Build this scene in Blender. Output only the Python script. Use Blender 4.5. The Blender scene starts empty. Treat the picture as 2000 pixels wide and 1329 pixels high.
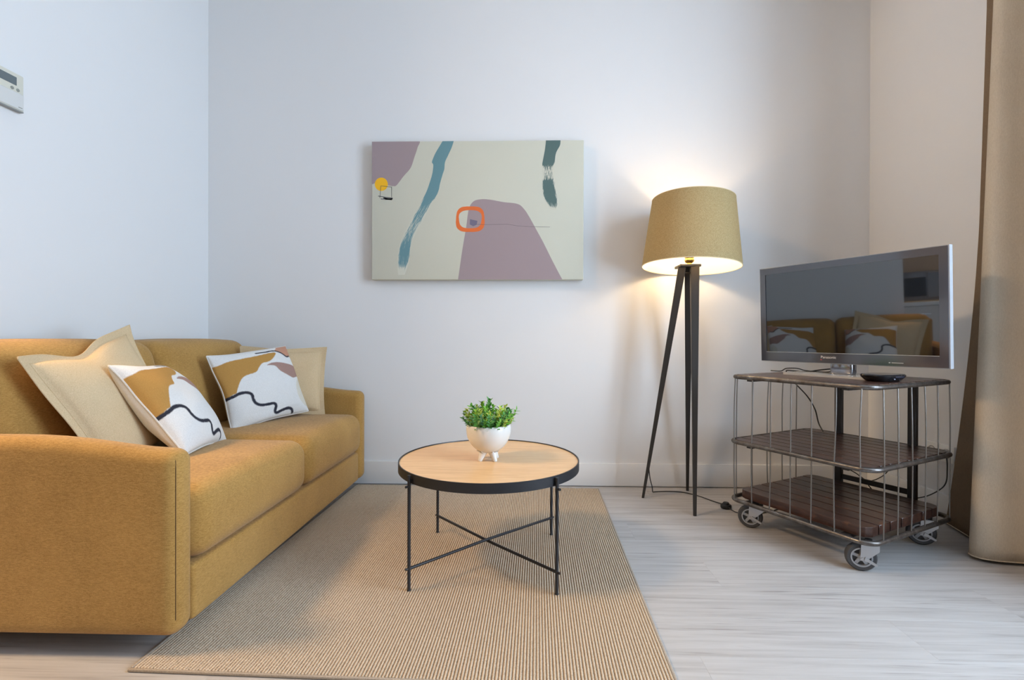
import bpy, bmesh, math, random
import numpy as np
from mathutils import Vector, Matrix

random.seed(7)
rng = np.random.default_rng(7)
SC = bpy.context.scene
COL = SC.collection
PI = math.pi

# ------------------------------------------------------------------ camera
cam_data = bpy.data.cameras.new('camera')
cam = bpy.data.objects.new('camera', cam_data)
COL.objects.link(cam)
cam_data.sensor_width = 36.0
cam_data.lens = 960.0 / 2000.0 * 36.0
cam_data.clip_start = 0.02
_yaw, _pitch, _roll = math.radians(1.5), math.radians(-.2), math.radians(.17)
_fw = Vector((-math.sin(_yaw) * math.cos(_pitch), math.cos(_yaw) * math.cos(_pitch), math.sin(_pitch)))
_rt = Vector((math.cos(_yaw), math.sin(_yaw), 0))
_up = _rt.cross(_fw)
_r2 = _rt * math.cos(_roll) + _up * math.sin(_roll)
_u2 = -_rt * math.sin(_roll) + _up * math.cos(_roll)
cam.matrix_world = Matrix(((_r2.x, _u2.x, -_fw.x, 0), (_r2.y, _u2.y, -_fw.y, 0), (_r2.z, _u2.z, -_fw.z, .85), (0, 0, 0, 1)))
SC.camera = cam

# ------------------------------------------------------------------ world, daylight, exposure
world = bpy.data.worlds.new('world')
SC.world = world
world.use_nodes = True
_bg = world.node_tree.nodes['Background']
_bg.inputs[0].default_value = (.62, .78, 1.0, 1)
_bg.inputs[1].default_value = .8


def area(name, loc, rot, sx, sy, power, color):
    d = bpy.data.lights.new(name, 'AREA')
    d.shape = 'RECTANGLE'
    d.size, d.size_y, d.energy, d.color = sx, sy, power, color
    o = bpy.data.objects.new(name, d)
    COL.objects.link(o)
    o.location, o.rotation_euler = loc, rot
    return o


# daylight by the right-wall window and a second unseen one added as fill
L_WIN = (126., 164., 208.)
L_FILL_WIN = (16., 21., 26.)
L_BULB = (150., 110., 66.)
L_FILL_CEIL = (116., 79., 43.)  # warm fill of the added recess ceiling light


def split(c):
    m = max(max(c), 1e-6)
    return m, tuple(x / m for x in c)


area('daylight_window', (2.24, .78, 1.35), (0, math.radians(90), 0), 2.5, 1.6, *split(L_WIN))
area('daylight_fill_window', (2.24, -1.50, 1.35), (0, math.radians(90), 0), 2.5, 1.4, *split(L_FILL_WIN))

SC.view_settings.view_transform = 'Standard'
SC.view_settings.look = 'None'
SC.view_settings.gamma = 1.0
SC.view_settings.use_curve_mapping = False
SC.view_settings.exposure = 0.04


# ------------------------------------------------------------------ material helpers
def new_mat(name):
    m = bpy.data.materials.new(name)
    m.use_nodes = True
    nt = m.node_tree
    return m, nt, nt.nodes['Principled BSDF']


def plain(name, c, rough=.5, metal=0.0, ior=None, coat=0.0):
    m, nt, b = new_mat(name)
    b.inputs['Base Color'].default_value = (*c, 1)
    b.inputs['Roughness'].default_value = rough
    b.inputs['Metallic'].default_value = metal
    if ior:
        b.inputs['IOR'].default_value = ior
    if coat:
        b.inputs['Coat Weight'].default_value = coat
        b.inputs['Coat Roughness'].default_value = .1
    return m


def nodes_coords(nt, scale, kind='Object', rand=False):
    tc = nt.nodes.new('ShaderNodeTexCoord')
    mp = nt.nodes.new('ShaderNodeMapping')
    mp.inputs['Scale'].default_value = scale
    src = tc.outputs[kind]
    if rand:
        oi = nt.nodes.new('ShaderNodeObjectInfo')
        ml = nt.nodes.new('ShaderNodeMath')
        ml.operation = 'MULTIPLY'
        ml.inputs[1].default_value = 37.0
        nt.links.new(oi.outputs['Random'], ml.inputs[0])
        ad = nt.nodes.new('ShaderNodeVectorMath')
        ad.operation = 'ADD'
        nt.links.new(src, ad.inputs[0])
        nt.links.new(ml.outputs[0], ad.inputs[1])
        src = ad.outputs[0]
    nt.links.new(src, mp.inputs['Vector'])
    return mp.outputs[0]


def noise(nt, vec, scale=1.0, detail=3.0, rough=.55, dist=0.0):
    n = nt.nodes.new('ShaderNodeTexNoise')
    n.inputs['Scale'].default_value = scale
    n.inputs['Detail'].default_value = detail
    n.inputs['Roughness'].default_value = rough
    n.inputs['Distortion'].default_value = dist
    nt.links.new(vec, n.inputs['Vector'])
    return n.outputs[0]


def ramp(nt, fac, stops):
    r = nt.nodes.new('ShaderNodeValToRGB')
    e = r.color_ramp.elements
    while len(e) < len(stops):
        e.new(.5)
    for el, (p, c) in zip(e, stops):
        el.position = p
        el.color = (*c, 1) if len(c) == 3 else c
    nt.links.new(fac, r.inputs[0])
    return r.outputs[0]


def mix(nt, fac, a, b, mode='MIX'):
    n = nt.nodes.new('ShaderNodeMix')
    n.data_type = 'RGBA'
    n.blend_type = mode
    for sock, v in ((n.inputs[0], fac), (n.inputs[6], a), (n.inputs[7], b)):
        if isinstance(v, (int, float)):
            sock.default_value = v
        elif isinstance(v, tuple):
            sock.default_value = (*v, 1)
        else:
            nt.links.new(v, sock)
    return n.outputs[2]


def bump(nt, b, h, strength, dist=.002):
    n = nt.nodes.new('ShaderNodeBump')
    n.inputs['Strength'].default_value = strength
    n.inputs['Distance'].default_value = dist
    nt.links.new(h, n.inputs['Height'])
    nt.links.new(n.outputs[0], b.inputs['Normal'])


def fabric(name, c_dark, c_light, sc=(60, 60, 420), speck=520, rough=.9, bump_s=.5, lo=.38, hi=.64, sheen=.0):
    m, nt, b = new_mat(name)
    n1 = noise(nt, nodes_coords(nt, sc), 1.0, 3)
    n2 = noise(nt, nodes_coords(nt, (speck,) * 3), 1.0, 2)
    f = mix(nt, .5, n1, n2)
    c = ramp(nt, f, [(lo, c_dark), (hi, c_light)])
    n3 = noise(nt, nodes_coords(nt, (5, 5, 5)), 1.0, 2)
    c = mix(nt, .25, c, ramp(nt, n3, [(.3, c_dark), (.7, c_light)]))
    nt.links.new(c, b.inputs['Base Color'])
    b.inputs['Roughness'].default_value = rough
    b.inputs['Specular IOR Level'].default_value = .15
    if sheen:
        b.inputs['Sheen Weight'].default_value = sheen
    bump(nt, b, f, bump_s, .002)
    return m


MAT = {}


def wall_mat():
    m, nt, b = new_mat('wall_paint')
    b.inputs['Base Color'].default_value = (.80, .795, .79, 1)
    b.inputs['Roughness'].default_value = .7
    b.inputs['Specular IOR Level'].default_value = .2
    bump(nt, b, noise(nt, nodes_coords(nt, (90, 90, 90)), 1, 2), .04, .001)
    return m


MAT['wall'] = wall_mat()
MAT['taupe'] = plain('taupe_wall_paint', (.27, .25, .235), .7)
MAT['trim'] = plain('white_lacquer', (.80, .79, .775), .4)
MAT['white'] = plain('white_plastic', (.8, .79, .76), .4)


def floor_mat():
    m, nt, b = new_mat('whitewashed_oak')
    v = nodes_coords(nt, (2.2, 46, 46), rand=True)
    n1 = noise(nt, v, 1.0, 6, .6, .4)
    c = ramp(nt, n1, [(.28, (.31, .29, .275)), (.43, (.405, .385, .37)), (.62, (.465, .45, .435))])
    v2 = nodes_coords(nt, (3.4, 105, 105), rand=True)
    n2 = noise(nt, v2, 1.0, 3, .5, .2)
    dark = ramp(nt, n2, [(.60, (0, 0, 0)), (.72, (1, 1, 1))])
    v4 = nodes_coords(nt, (1.1, 4.5, 4.5), rand=True)
    msk = ramp(nt, noise(nt, v4, 1.0, 2), [(.47, (0, 0, 0)), (.64, (1, 1, 1))])
    dk = mix(nt, 1.0, dark, msk, 'MULTIPLY')
    c = mix(nt, dk, c, (.23, .21, .20))
    # cross-cut saw marks in patches
    tc = nt.nodes.new('ShaderNodeTexCoord')
    mp = nt.nodes.new('ShaderNodeMapping')
    mp.inputs['Rotation'].default_value = (0, 0, math.radians(62))
    mp.inputs['Scale'].default_value = (18, 160, 1)
    nt.links.new(tc.outputs['Object'], mp.inputs['Vector'])
    sw = ramp(nt, noise(nt, mp.outputs[0], 1.0, 2), [(.58, (0, 0, 0)), (.72, (1, 1, 1))])
    v5 = nodes_coords(nt, (3.2, 9, 9), rand=True)
    ms2 = ramp(nt, noise(nt, v5, 1.0, 1), [(.56, (0, 0, 0)), (.66, (.35, .35, .35))])
    c = mix(nt, mix(nt, 1.0, sw, ms2, 'MULTIPLY'), c, (.32, .295, .28))
    nt.links.new(c, b.inputs['Base Color'])
    b.inputs['Roughness'].default_value = .42
    b.inputs['Specular IOR Level'].default_value = .4
    bump(nt, b, n1, .12, .001)
    return m


MAT['floor'] = floor_mat()
MAT['subfloor'] = plain('subfloor_grey', (.25, .24, .23), .8)  # plain grey subfloor below the planks

# ------------------------------------------------------------------ object helpers


def link(name, me, mat, parent=None, smooth=True):
    o = bpy.data.objects.new(name, me)
    COL.objects.link(o)
    if mat is not None and not me.materials:
        me.materials.append(mat)
    if parent is not None:
        o.parent = parent
    if smooth and len(me.polygons):
        me.polygons.foreach_set('use_smooth', [True] * len(me.polygons))
    return o


def thing(name, label, cat, loc=(0, 0, 0), rotz=0.0, group=None):
    o = bpy.data.objects.new(name, None)
    o.empty_display_size = .05
    COL.objects.link(o)
    o.location = loc
    o.rotation_euler = (0, 0, rotz)
    return tag(o, label, cat, group)


def tag(o, label, cat, group=None):
    o['label'] = label
    o['category'] = cat
    if group:
        o['group'] = group
    return o


def structure(o):
    o['kind'] = 'structure'
    return o


def pydata(name, V, F, mat, parent=None, smooth=True, org=None):
    me = bpy.data.meshes.new(name)
    V = np.asarray(V, float)
    if org is not None:
        V = V - np.asarray(org, float)
    me.from_pydata([tuple(v) for v in V], [], [tuple(int(i) for i in f) for f in F])
    me.update()
    return link(name, me, mat, parent, smooth)


def bm_obj(name, bm, mat, parent=None, smooth=True, angle=None):
    me = bpy.data.meshes.new(name)
    bmesh.ops.recalc_face_normals(bm, faces=bm.faces)
    bm.to_mesh(me)
    bm.free()
    o = link(name, me, mat, parent, smooth)
    if smooth:
        try:
            me.set_sharp_from_angle(angle=math.radians(angle or 40))
        except Exception:
            pass
    return o


def box_bm(bm, lo, hi, bevel=0.0, seg=2, M=None):
    lo, hi = Vector(lo), Vector(hi)
    r = bmesh.ops.create_cube(bm, size=1.0)
    vs = r['verts']
    for v in vs:
        v.co = Vector(((v.co.x + .5) * (hi.x - lo.x) + lo.x, (v.co.y + .5) * (hi.y - lo.y) + lo.y, (v.co.z + .5) * (hi.z - lo.z) + lo.z))
    if bevel > 0:
        es = list({e for v in vs for e in v.link_edges})
        rr = bmesh.ops.bevel(bm, geom=es, offset=bevel, segments=seg, affect='EDGES', profile=.5)
        vs = list({v for f in rr['faces'] for v in f.verts} | {v for v in vs if v.is_valid})
    if M is not None:
        bmesh.ops.transform(bm, matrix=M, verts=vs)
    return vs


def box(name, lo, hi, mat, parent=None, bevel=.0, seg=2, M=None):
    bm = bmesh.new()
    box_bm(bm, lo, hi, bevel, seg, M)
    return bm_obj(name, bm, mat, parent, smooth=bevel > 0)


def lathe(name, prof, mat, parent=None, n=48, center=(0, 0, 0), closed=False, M=None, angle=40):
    V, F = [], []
    for r, z in prof:
        for i in range(n):
            a = 2 * PI * i / n
            V.append((center[0] + r * math.cos(a), center[1] + r * math.sin(a), center[2] + z))
    k = len(prof)
    for j in range(k - 1 if not closed else k):
        a, b = j * n, ((j + 1) % k) * n
        for i in range(n):
            i2 = (i + 1) % n
            F.append((a + i, a + i2, b + i2, b + i))
    bm = bmesh.new()
    me = bpy.data.meshes.new('t')
    me.from_pydata(V, [], F)
    bm.from_mesh(me)
    bpy.data.meshes.remove(me)
    bmesh.ops.remove_doubles(bm, verts=bm.verts, dist=1e-6)
    if M is not None:
        bmesh.ops.transform(bm, matrix=M, verts=bm.verts)
    return bm_obj(name, bm, mat, parent, True, angle)


def tube_data(path, rad, n=8, closed=False, caps=True):
    P = [Vector(p) for p in path]
    k = len(P)
    V, F = [], []
    prev = None
    for i in range(k):
        if closed:
            t = (P[(i + 1) % k] - P[i - 1]).normalized()
        else:
            t = (P[min(i + 1, k - 1)] - P[max(i - 1, 0)]).normalized()
        if prev is None:
            a = Vector((0, 0, 1)) if abs(t.z) < .9 else Vector((1, 0, 0))
            nrm = (a - t * a.dot(t)).normalized()
        else:
            nrm = (prev - t * prev.dot(t)).normalized()
        prev = nrm
        bn = t.cross(nrm)
        r = rad[i] if isinstance(rad, (list, tuple)) else rad
        for j in range(n):
            a = 2 * PI * j / n
            V.append(tuple(P[i] + nrm * (r * math.cos(a)) + bn * (r * math.sin(a))))
    for i in range(k if closed else k - 1):
        a, b = i * n, ((i + 1) % k) * n
        for j in range(n):
            j2 = (j + 1) % n
            F.append((a + j, b + j, b + j2, a + j2))
    if caps and not closed:
        F.append(tuple(range(n)))
        F.append(tuple(reversed(range((k - 1) * n, k * n))))
    return V, F


def tube(name, path, rad, mat, parent=None, n=8, closed=False):
    V, F = tube_data(path, rad, n, closed)
    bm = bmesh.new()
    me = bpy.data.meshes.new('t')
    me.from_pydata(V, [], F)
    bm.from_mesh(me)
    bpy.data.meshes.remove(me)
    return bm_obj(name, bm, mat, parent, True, 50)


def catmull(pts, n=8, closed=False):
    P = [np.array(p, float) for p in pts]
    k = len(P)
    out = []
    for i in range(k if closed else k - 1):
        if closed:
            p0, p1, p2, p3 = P[i - 1], P[i], P[(i + 1) % k], P[(i + 2) % k]
        else:
            p0, p1, p2, p3 = P[max(i - 1, 0)], P[i], P[i + 1], P[min(i + 2, k - 1)]
        for j in range(n):
            t = j / n
            out.append(.5 * ((2 * p1) + (-p0 + p2) * t + (2 * p0 - 5 * p1 + 4 * p2 - p3) * t * t + (-p0 + 3 * p1 - 3 * p2 + p3) * t ** 3))
    if not closed:
        out.append(P[-1])
    return out


def soft_grid(h, r, n=10, edge=5):
    """rounded box surface with extra rows near the edges; returns V, F (welded)"""
    h = np.array(h, float)
    V, F, idx = [], [], {}

    def ax(hh):
        e = [-hh + r * (1 - math.cos(a)) for a in np.linspace(0, PI / 2, edge)]
        m = list(np.linspace(-hh + r, hh - r, n + 1))[1:-1]
        return e + m + [-x for x in reversed(e)]
    A = [ax(x) for x in h]

    def vid(p):
        k = tuple(round(x, 6) for x in p)
        if k not in idx:
            idx[k] = len(V)
            V.append(p)
        return idx[k]
    for d in range(3):
        a, b = (d + 1) % 3, (d + 2) % 3
        for s in (-1, 1):
            for i in range(len(A[a]) - 1):
                for j in range(len(A[b]) - 1):
                    q = []
                    for (ii, jj) in ((i, j), (i + 1, j), (i + 1, j + 1), (i, j + 1)):
                        p = [0, 0, 0]
                        p[d], p[a], p[b] = s * h[d], A[a][ii], A[b][jj]
                        q.append(vid(tuple(p)))
                    F.append(q if s > 0 else q[::-1])
    V = np.array(V)
    inner = np.clip(V, -(h - r), h - r)
    d = V - inner
    L = np.linalg.norm(d, axis=1, keepdims=True)
    V = np.where(L > 1e-9, inner + d / np.maximum(L, 1e-9) * r, V)
    return V, F


# ------------------------------------------------------------------ setting
XL, XR, YB, YF, ZC = -1.86, 1.95, 2.84, -2.4, 3.15
ALC_X, ALC_Y = -3.10, 1.49

fl = structure(box('floor', (ALC_X - .1, YF - .1, -.10), (XR + .25, YB + .1, -.012), MAT['subfloor']))
# floor planks, laid across the room
pw, pl = .19, 1.26


def plank_mesh(L):
    bm = bmesh.new()
    box_bm(bm, (0, 0, -.012), (L - .00015, pw - .00015, 0), .0003, 1)
    me = bpy.data.meshes.new('plank')
    bmesh.ops.recalc_face_normals(bm, faces=bm.faces)
    bm.to_mesh(me)
    bm.free()
    me.materials.append(MAT['floor'])
    return me


_pm = {}
row = 0
y = YB - pw + .004
while y > YF - pw:
    x = ALC_X - [0, .42, .84, .21, .63][row % 5]
    while x < XR:
        L = min(pl, XR + .02 - x)
        if L > .02:
            key = round(L, 3)
            if key not in _pm:
                _pm[key] = plank_mesh(L)
            o = bpy.data.objects.new('plank', _pm[key])
            COL.objects.link(o)
            o.parent = fl
            o.location = (x, y, 0)
        x += pl
    y -= pw
    row += 1

structure(box('ceiling', (ALC_X - .1, YF - .1, ZC), (XR + .25, YB + .1, ZC + .1), MAT['wall']))
structure(box('wall_back', (XL - .12, YB, -.012), (XR + .25, YB + .1, ZC), MAT['wall']))
structure(box('wall_left', (XL - .12, ALC_Y, -.012), (XL, YB, ZC), MAT['wall']))
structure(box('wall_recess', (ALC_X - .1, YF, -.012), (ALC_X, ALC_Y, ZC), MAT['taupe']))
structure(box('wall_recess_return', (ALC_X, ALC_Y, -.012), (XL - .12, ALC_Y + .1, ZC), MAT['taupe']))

# right wall with its tall window opening and a second one added for fill
WY0, WY1, WZ0, WZ1 = .15, 1.42, .42, 2.56
W2Y0, W2Y1 = -2.10, -.95
bm = bmesh.new()
box_bm(bm, (XR, WY1, -.012), (XR + .2, YB, ZC))
box_bm(bm, (XR, W2Y1, -.012), (XR + .2, WY0, ZC))
box_bm(bm, (XR, YF, -.012), (XR + .2, W2Y0, ZC))
for ya, yb in ((WY0, WY1), (W2Y0, W2Y1)):
    box_bm(bm, (XR, ya, WZ1), (XR + .2, yb, ZC))
    box_bm(bm, (XR, ya, -.012), (XR + .2, yb, WZ0))
structure(bm_obj('wall_right', bm, MAT['wall'], smooth=False))
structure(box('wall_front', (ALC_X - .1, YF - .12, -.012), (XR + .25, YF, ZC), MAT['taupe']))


def pane_mat():
    m, nt, b = new_mat('window_glass')
    out = nt.nodes['Material Output']
    tr = nt.nodes.new('ShaderNodeBsdfTransparent')
    gl = nt.nodes.new('ShaderNodeBsdfGlossy')
    gl.inputs['Roughness'].default_value = .02
    mx = nt.nodes.new('ShaderNodeMixShader')
    mx.inputs[0].default_value = .05
    nt.links.new(tr.outputs[0], mx.inputs[1])
    nt.links.new(gl.outputs[0], mx.inputs[2])
    nt.links.new(mx.outputs[0], out.inputs['Surface'])
    return m


MAT['pane'] = pane_mat()


def window(name, axis, c, a0, a1, z0, z1):
    """frame of four bars and a mullion, two panes"""
    root = bpy.data.objects.new(name, None)
    COL.objects.link(root)
    structure(root)

    def bar(nm, al, ah, zl, zh, mat, t=.03):
        if axis == 'x':
            return box(nm, (c - t, al, zl), (c + t, ah, zh), mat, root)
        return box(nm, (al, c - t, zl), (ah, c + t, zh), mat, root)
    m = (a0 + a1) / 2
    for al, ah, zl, zh in ((a0, a0 + .06, z0, z1), (a1 - .06, a1, z0, z1), (m - .05, m + .05, z0 + .06, z1 - .06),
                           (a0 + .06, a1 - .06, z0, z0 + .06), (a0 + .06, a1 - .06, z1 - .06, z1)):
        bar('frame_bar', al, ah, zl, zh, MAT['trim'])
    bar('pane', a0 + .06, m - .05, z0 + .06, z1 - .06, MAT['pane'], .003)
    bar('pane', m + .05, a1 - .06, z0 + .06, z1 - .06, MAT['pane'], .003)


window('window_1', 'x', XR + .10, WY0, WY1, WZ0, WZ1)
window('added_window', 'x', XR + .10, W2Y0, W2Y1, WZ0, WZ1)  # unseen second window, added to let in fill daylight


def baseboard(name, lo, hi):
    return structure(box(name, lo, hi, MAT['trim'], bevel=.003))


baseboard('baseboard_back', (XL, YB - .014, .004), (XR - .014, YB, .134))
baseboard('baseboard_right', (XR - .014, WY1 + .02, .004), (XR, YB, .134))
baseboard('baseboard_left', (XL, ALC_Y, .004), (XL + .014, YB - .014, .134))

# ------------------------------------------------------------------ rug
RX, RY = (-.985, .400), (1.198, 2.788)


def make_rug():
    root = thing('rug', 'flat woven beige and brown ribbed rug under the coffee table', 'rug', (-.293, 1.993, 0), math.radians(-1.4))
    w, h = (RX[1] - RX[0]) - .016, (RY[1] - RY[0]) - .016
    nr, nk = 160, 2 * 286
    prof = [(-.5, .0), (-.34, .62), (-.12, .98), (.12, .98), (.34, .62)]
    xs, hs, rb = [], [], []
    for i in range(nr):
        for o, hh in prof:
            xs.append((i + .5 + o) / nr * w - w / 2)
            hs.append(hh)
            rb.append(i)
    xs.append(w / 2)
    hs.append(0.)
    rb.append(nr - 1)
    xs, hs, rb = np.array(xs), np.array(hs), np.array(rb)
    ys = np.linspace(-h / 2, h / 2, nk + 1)
    k = np.arange(nk + 1)
    ph = rng.integers(0, 2, nr)
    knot = ((k[:, None] + ph[rb][None, :]) % 2)
    jit = rng.random((nk + 1, len(xs))) * .25
    Z = .0035 + .0048 * hs[None, :] * (.62 + .38 * knot + jit - .12)
    V = np.empty((nk + 1, len(xs), 3), np.float32)
    V[..., 0] = xs[None, :] + (rng.random((nk + 1, len(xs))) - .5) * .0006
    V[..., 1] = ys[:, None]
    V[..., 2] = Z
    nx = len(xs)
    idx = np.arange((nk + 1) * nx).reshape(nk + 1, nx)
    Q = np.stack([idx[:-1, :-1], idx[:-1, 1:], idx[1:, 1:], idx[1:, :-1]], -1).reshape(-1, 4)
    me = bpy.data.meshes.new('woven_ribs')
    me.vertices.add(V.shape[0] * V.shape[1])
    me.vertices.foreach_set('co', V.reshape(-1))
    me.loops.add(Q.size)
    me.loops.foreach_set('vertex_index', Q.reshape(-1).astype(np.int32))
    me.polygons.add(len(Q))
    me.polygons.foreach_set('loop_start', np.arange(0, Q.size, 4, dtype=np.int32))
    me.update(calc_edges=True)
    me.validate()
    # yarn tone: light knots, browner ground between the ribs
    tone = np.clip(hs[None, :] * (.55 + .45 * knot) + (rng.random((nk + 1, nx)) - .5) * .35, 0, 1).reshape(-1)
    at = me.attributes.new('yarn', 'FLOAT', 'POINT')
    at.data.foreach_set('value', tone.astype(np.float32))
    m, nt, b = new_mat('rug_yarn')
    an = nt.nodes.new('ShaderNodeAttribute')
    an.attribute_name = 'yarn'
    c = ramp(nt, an.outputs['Fac'], [(.1, (.18, .12, .075)), (.5, (.46, .36, .255)), (.95, (.66, .55, .42))])
    nt.links.new(c, b.inputs['Base Color'])
    b.inputs['Roughness'].default_value = .9
    b.inputs['Specular IOR Level'].default_value = .1
    f = link('woven_ribs', me, m, root)
    f['kind'] = 'stuff'
    bmat = fabric('rug_binding', (.30, .25, .20), (.46, .40, .33), (300, 300, 300), 600)
    W, Hh = w / 2 + .008, h / 2 + .008
    for lo, hi in (((-W, -Hh, 0), (W, -Hh + .009, .0085)), ((-W, Hh - .009, 0), (W, Hh, .0085)),
                   ((-W, -Hh + .009, 0), (-W + .009, Hh - .009, .0085)), ((W - .009, -Hh + .009, 0), (W, Hh - .009, .0085))):
        box('binding', lo, hi, bmat, root, .0035, 2)
    box('backing', (-W + .004, -Hh + .004, 0), (W - .004, Hh - .004, .003), bmat, root)


make_rug()

# ------------------------------------------------------------------ sofa
MAT['sofa'] = fabric('mustard_upholstery', (.285, .148, .034), (.585, .34, .103), (110, 110, 650), 800, sheen=.15)
MAT['seam'] = plain('brown_thread', (.10, .05, .018), .9)
MAT['black'] = plain('black_plastic', (.015, .015, .016), .45)


def make_sofa():
    org = np.array((-1.385, 2.04, 0))
    root = thing('sofa', 'mustard yellow fabric two-seat sofa standing against the left wall', 'sofa', tuple(org))

    def soft(name, lo, hi, r, fn=None, n=12, edge=6, mat='sofa'):
        lo, hi = np.array(lo, float), np.array(hi, float)
        h = (hi - lo) / 2
        V, F = soft_grid(h, r, n, edge)
        if fn is not None:
            V = fn(V, h)
        return pydata(name, V + (lo + hi) / 2, F, MAT[mat], root, True, org)

    def ss(t):
        t = np.clip(t, 0, 1)
        return t * t * (3 - 2 * t)

    def arm_fn(V, h):
        V = V.copy()
        top = ss((V[:, 2] + h[2]) / (2 * h[2]))
        V[:, 2] -= top * .034 * ss((V[:, 0] + .02) / (h[0])) ** 1.5
        return V
    for y0, y1 in ((1.262, 1.346), (2.722, 2.812)):
        a = soft('armrest', (-1.845, y0, .052), (-.915, y1, .583), .036, arm_fn, 14, 7)
        # stitched seam round the front end of the arm
        sg = 1 if y0 < 2 else -1
        yc = y0 + .036 if sg > 0 else y1 - .036
        th = math.radians(38)
        rr = .0362

        def on(phi, z):
            return (-.951 + rr * math.cos(phi) * math.cos(th), yc - sg * rr * math.cos(phi) * math.sin(th), z + rr * math.sin(phi))
        p = [on(0, z) for z in (.10, .25, .40, .50)] + [on(math.radians(a_), .511) for a_ in (15, 35, 55, 70)]
        p = [tuple(np.array(q) - org) for q in p]
        tube('seam', p, .0011, MAT['seam'], a, 6)
    soft('front_rail', (-1.80, 1.348, .055), (-.925, 2.720, .212), .014, None, 6, 4)

    def seat_fn(V, h):
        V = V.copy()
        u, v = V[:, 0] / h[0], V[:, 1] / h[1]
        up = ss((V[:, 2] + h[2]) / (2 * h[2]))
        V[:, 2] += up * .022 * np.clip(1 - v * v, 0, 1) ** .6 * (1 - .35 * u * u)
        fr = ss((u - .6) / .4)
        V[:, 0] += fr * .012 * np.clip(1 - v * v, 0, 1) * np.clip(1 - (V[:, 2] / h[2]) ** 2, 0, 1)
        return V
    for y0, y1 in ((1.349, 2.0385), (2.0415, 2.719)):
        soft('seat_cushion', (-1.72, y0, .214), (-.905, y1, .422), .06, seat_fn, 14, 7)

    def back_fn(V, h):
        V = V.copy()
        v, t = V[:, 1] / h[1], (V[:, 2] + h[2]) / (2 * h[2])
        fr = ss((V[:, 0] / h[0] + 1) / 2)
        V[:, 0] += fr * .03 * np.clip(1 - v * v, 0, 1) ** .7 * np.clip(1 - (2 * t - 1) ** 2, 0, 1)
        V[:, 0] += (1 - t) * .10 * fr
        V[:, 2] += ss((t - .7) / .3) * .012 * np.clip(1 - v * v, 0, 1)
        return V
    for y0, y1 in ((1.349, 2.0385), (2.0415, 2.719)):
        soft('back_cushion', (-1.80, y0, .40), (-1.56, y1, .832), .062, back_fn, 14, 7)
    soft('back_frame', (-1.85, 1.30, .055), (-1.79, 2.775, .79), .025, None, 6, 4)
    for fx in (-1.74, -1.12):
        for fy in (1.44, 2.62):
            zb = 0
            lathe('foot', [(.0, 0), (.02, 0), (.024, .056 - zb), (.0, .056 - zb)], MAT['black'], root, 20,
                  tuple(np.array((fx, fy, zb)) - org))
    return root


make_sofa()


# ------------------------------------------------------------------ cushions
def inside(px, py, poly):
    poly = np.asarray(poly)
    x0, y0 = poly[:, 0], poly[:, 1]
    x1, y1 = np.roll(x0, -1), np.roll(y0, -1)
    c = np.zeros(px.shape, bool)
    for a, b, d, e in zip(x0, y0, x1, y1):
        if b == e:
            continue
        k = ((b > py) != (e > py)) & (px < (d - a) * (py - b) / (e - b) + a)
        c ^= k
    return c


def line_dist(px, py, pts):
    d = np.full(px.shape, 1e9)
    for (a, b), (c, e) in zip(pts[:-1], pts[1:]):
        vx, vy = c - a, e - b
        L = max(vx * vx + vy * vy, 1e-12)
        t = np.clip(((px - a) * vx + (py - b) * vy) / L, 0, 1)
        d = np.minimum(d, np.hypot(px - a - t * vx, py - b - t * vy))
    return d


_Q = [(50, 240), (1195, 165), (1440, 1045), (260, 1250)]   # cushion outline on which the print was measured


def to_st(p):
    x, y = p
    s, t = .5, .5
    TL, TR, BR, BL = [np.array(q, float) for q in _Q]
    for _ in range(20):
        pos = (1 - t) * ((1 - s) * BL + s * BR) + t * ((1 - s) * TL + s * TR)
        ds = (1 - t) * (BR - BL) + t * (TR - TL)
        dt = (1 - s) * (TL - BL) + s * (TR - BR)
        J = np.array([ds, dt]).T
        e = np.linalg.solve(J, np.array([x, y]) - pos)
        s, t = s + e[0], t + e[1]
    return (s, t)


PRINT = {
    'mustard': [(10, 425), (110, 402), (160, 390), (300, 350), (600, 310), (850, 270), (945, 275), (880, 350), (800, 400), (700, 420), (640, 470), (580, 540), (430, 580),
                (360, 640), (310, 740), (290, 790), (250, 805), (190, 830), (90, 860), (30, 640)],
    'mauve': [(750, 455), (850, 420), (1000, 420), (1180, 445), (1290, 480), (1330, 590), (1270, 605), (1200, 625), (1150, 625), (1050, 580), (950, 530), (880, 470), (800, 458)],
    'clay': [(950, 235), (985, 200), (1010, 120), (1260, 120), (1260, 330), (1190, 325), (1130, 335), (1050, 290)],
    'line': [(60, 880), (190, 848), (255, 830), (330, 802), (420, 800), (480, 830), (500, 900), (540, 950), (620, 975), (720, 970), (800, 965), (830, 1000), (815, 1070), (850, 1090),
             (930, 1060), (1040, 1030), (1110, 1040), (1140, 1075)],
    'line2': [(640, 262), (760, 255), (880, 240), (960, 245), (1050, 285), (1130, 330), (1185, 322)],
    'cream': [(1285, 650), (1215, 720), (1225, 830), (1290, 930), (1390, 990), (1420, 960), (1380, 850)],
}
PST = {k: [to_st(p) for p in v] for k, v in PRINT.items()}
PST = {k: catmull(v, 6, closed=not k.startswith('line')) for k, v in PST.items()}


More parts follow.
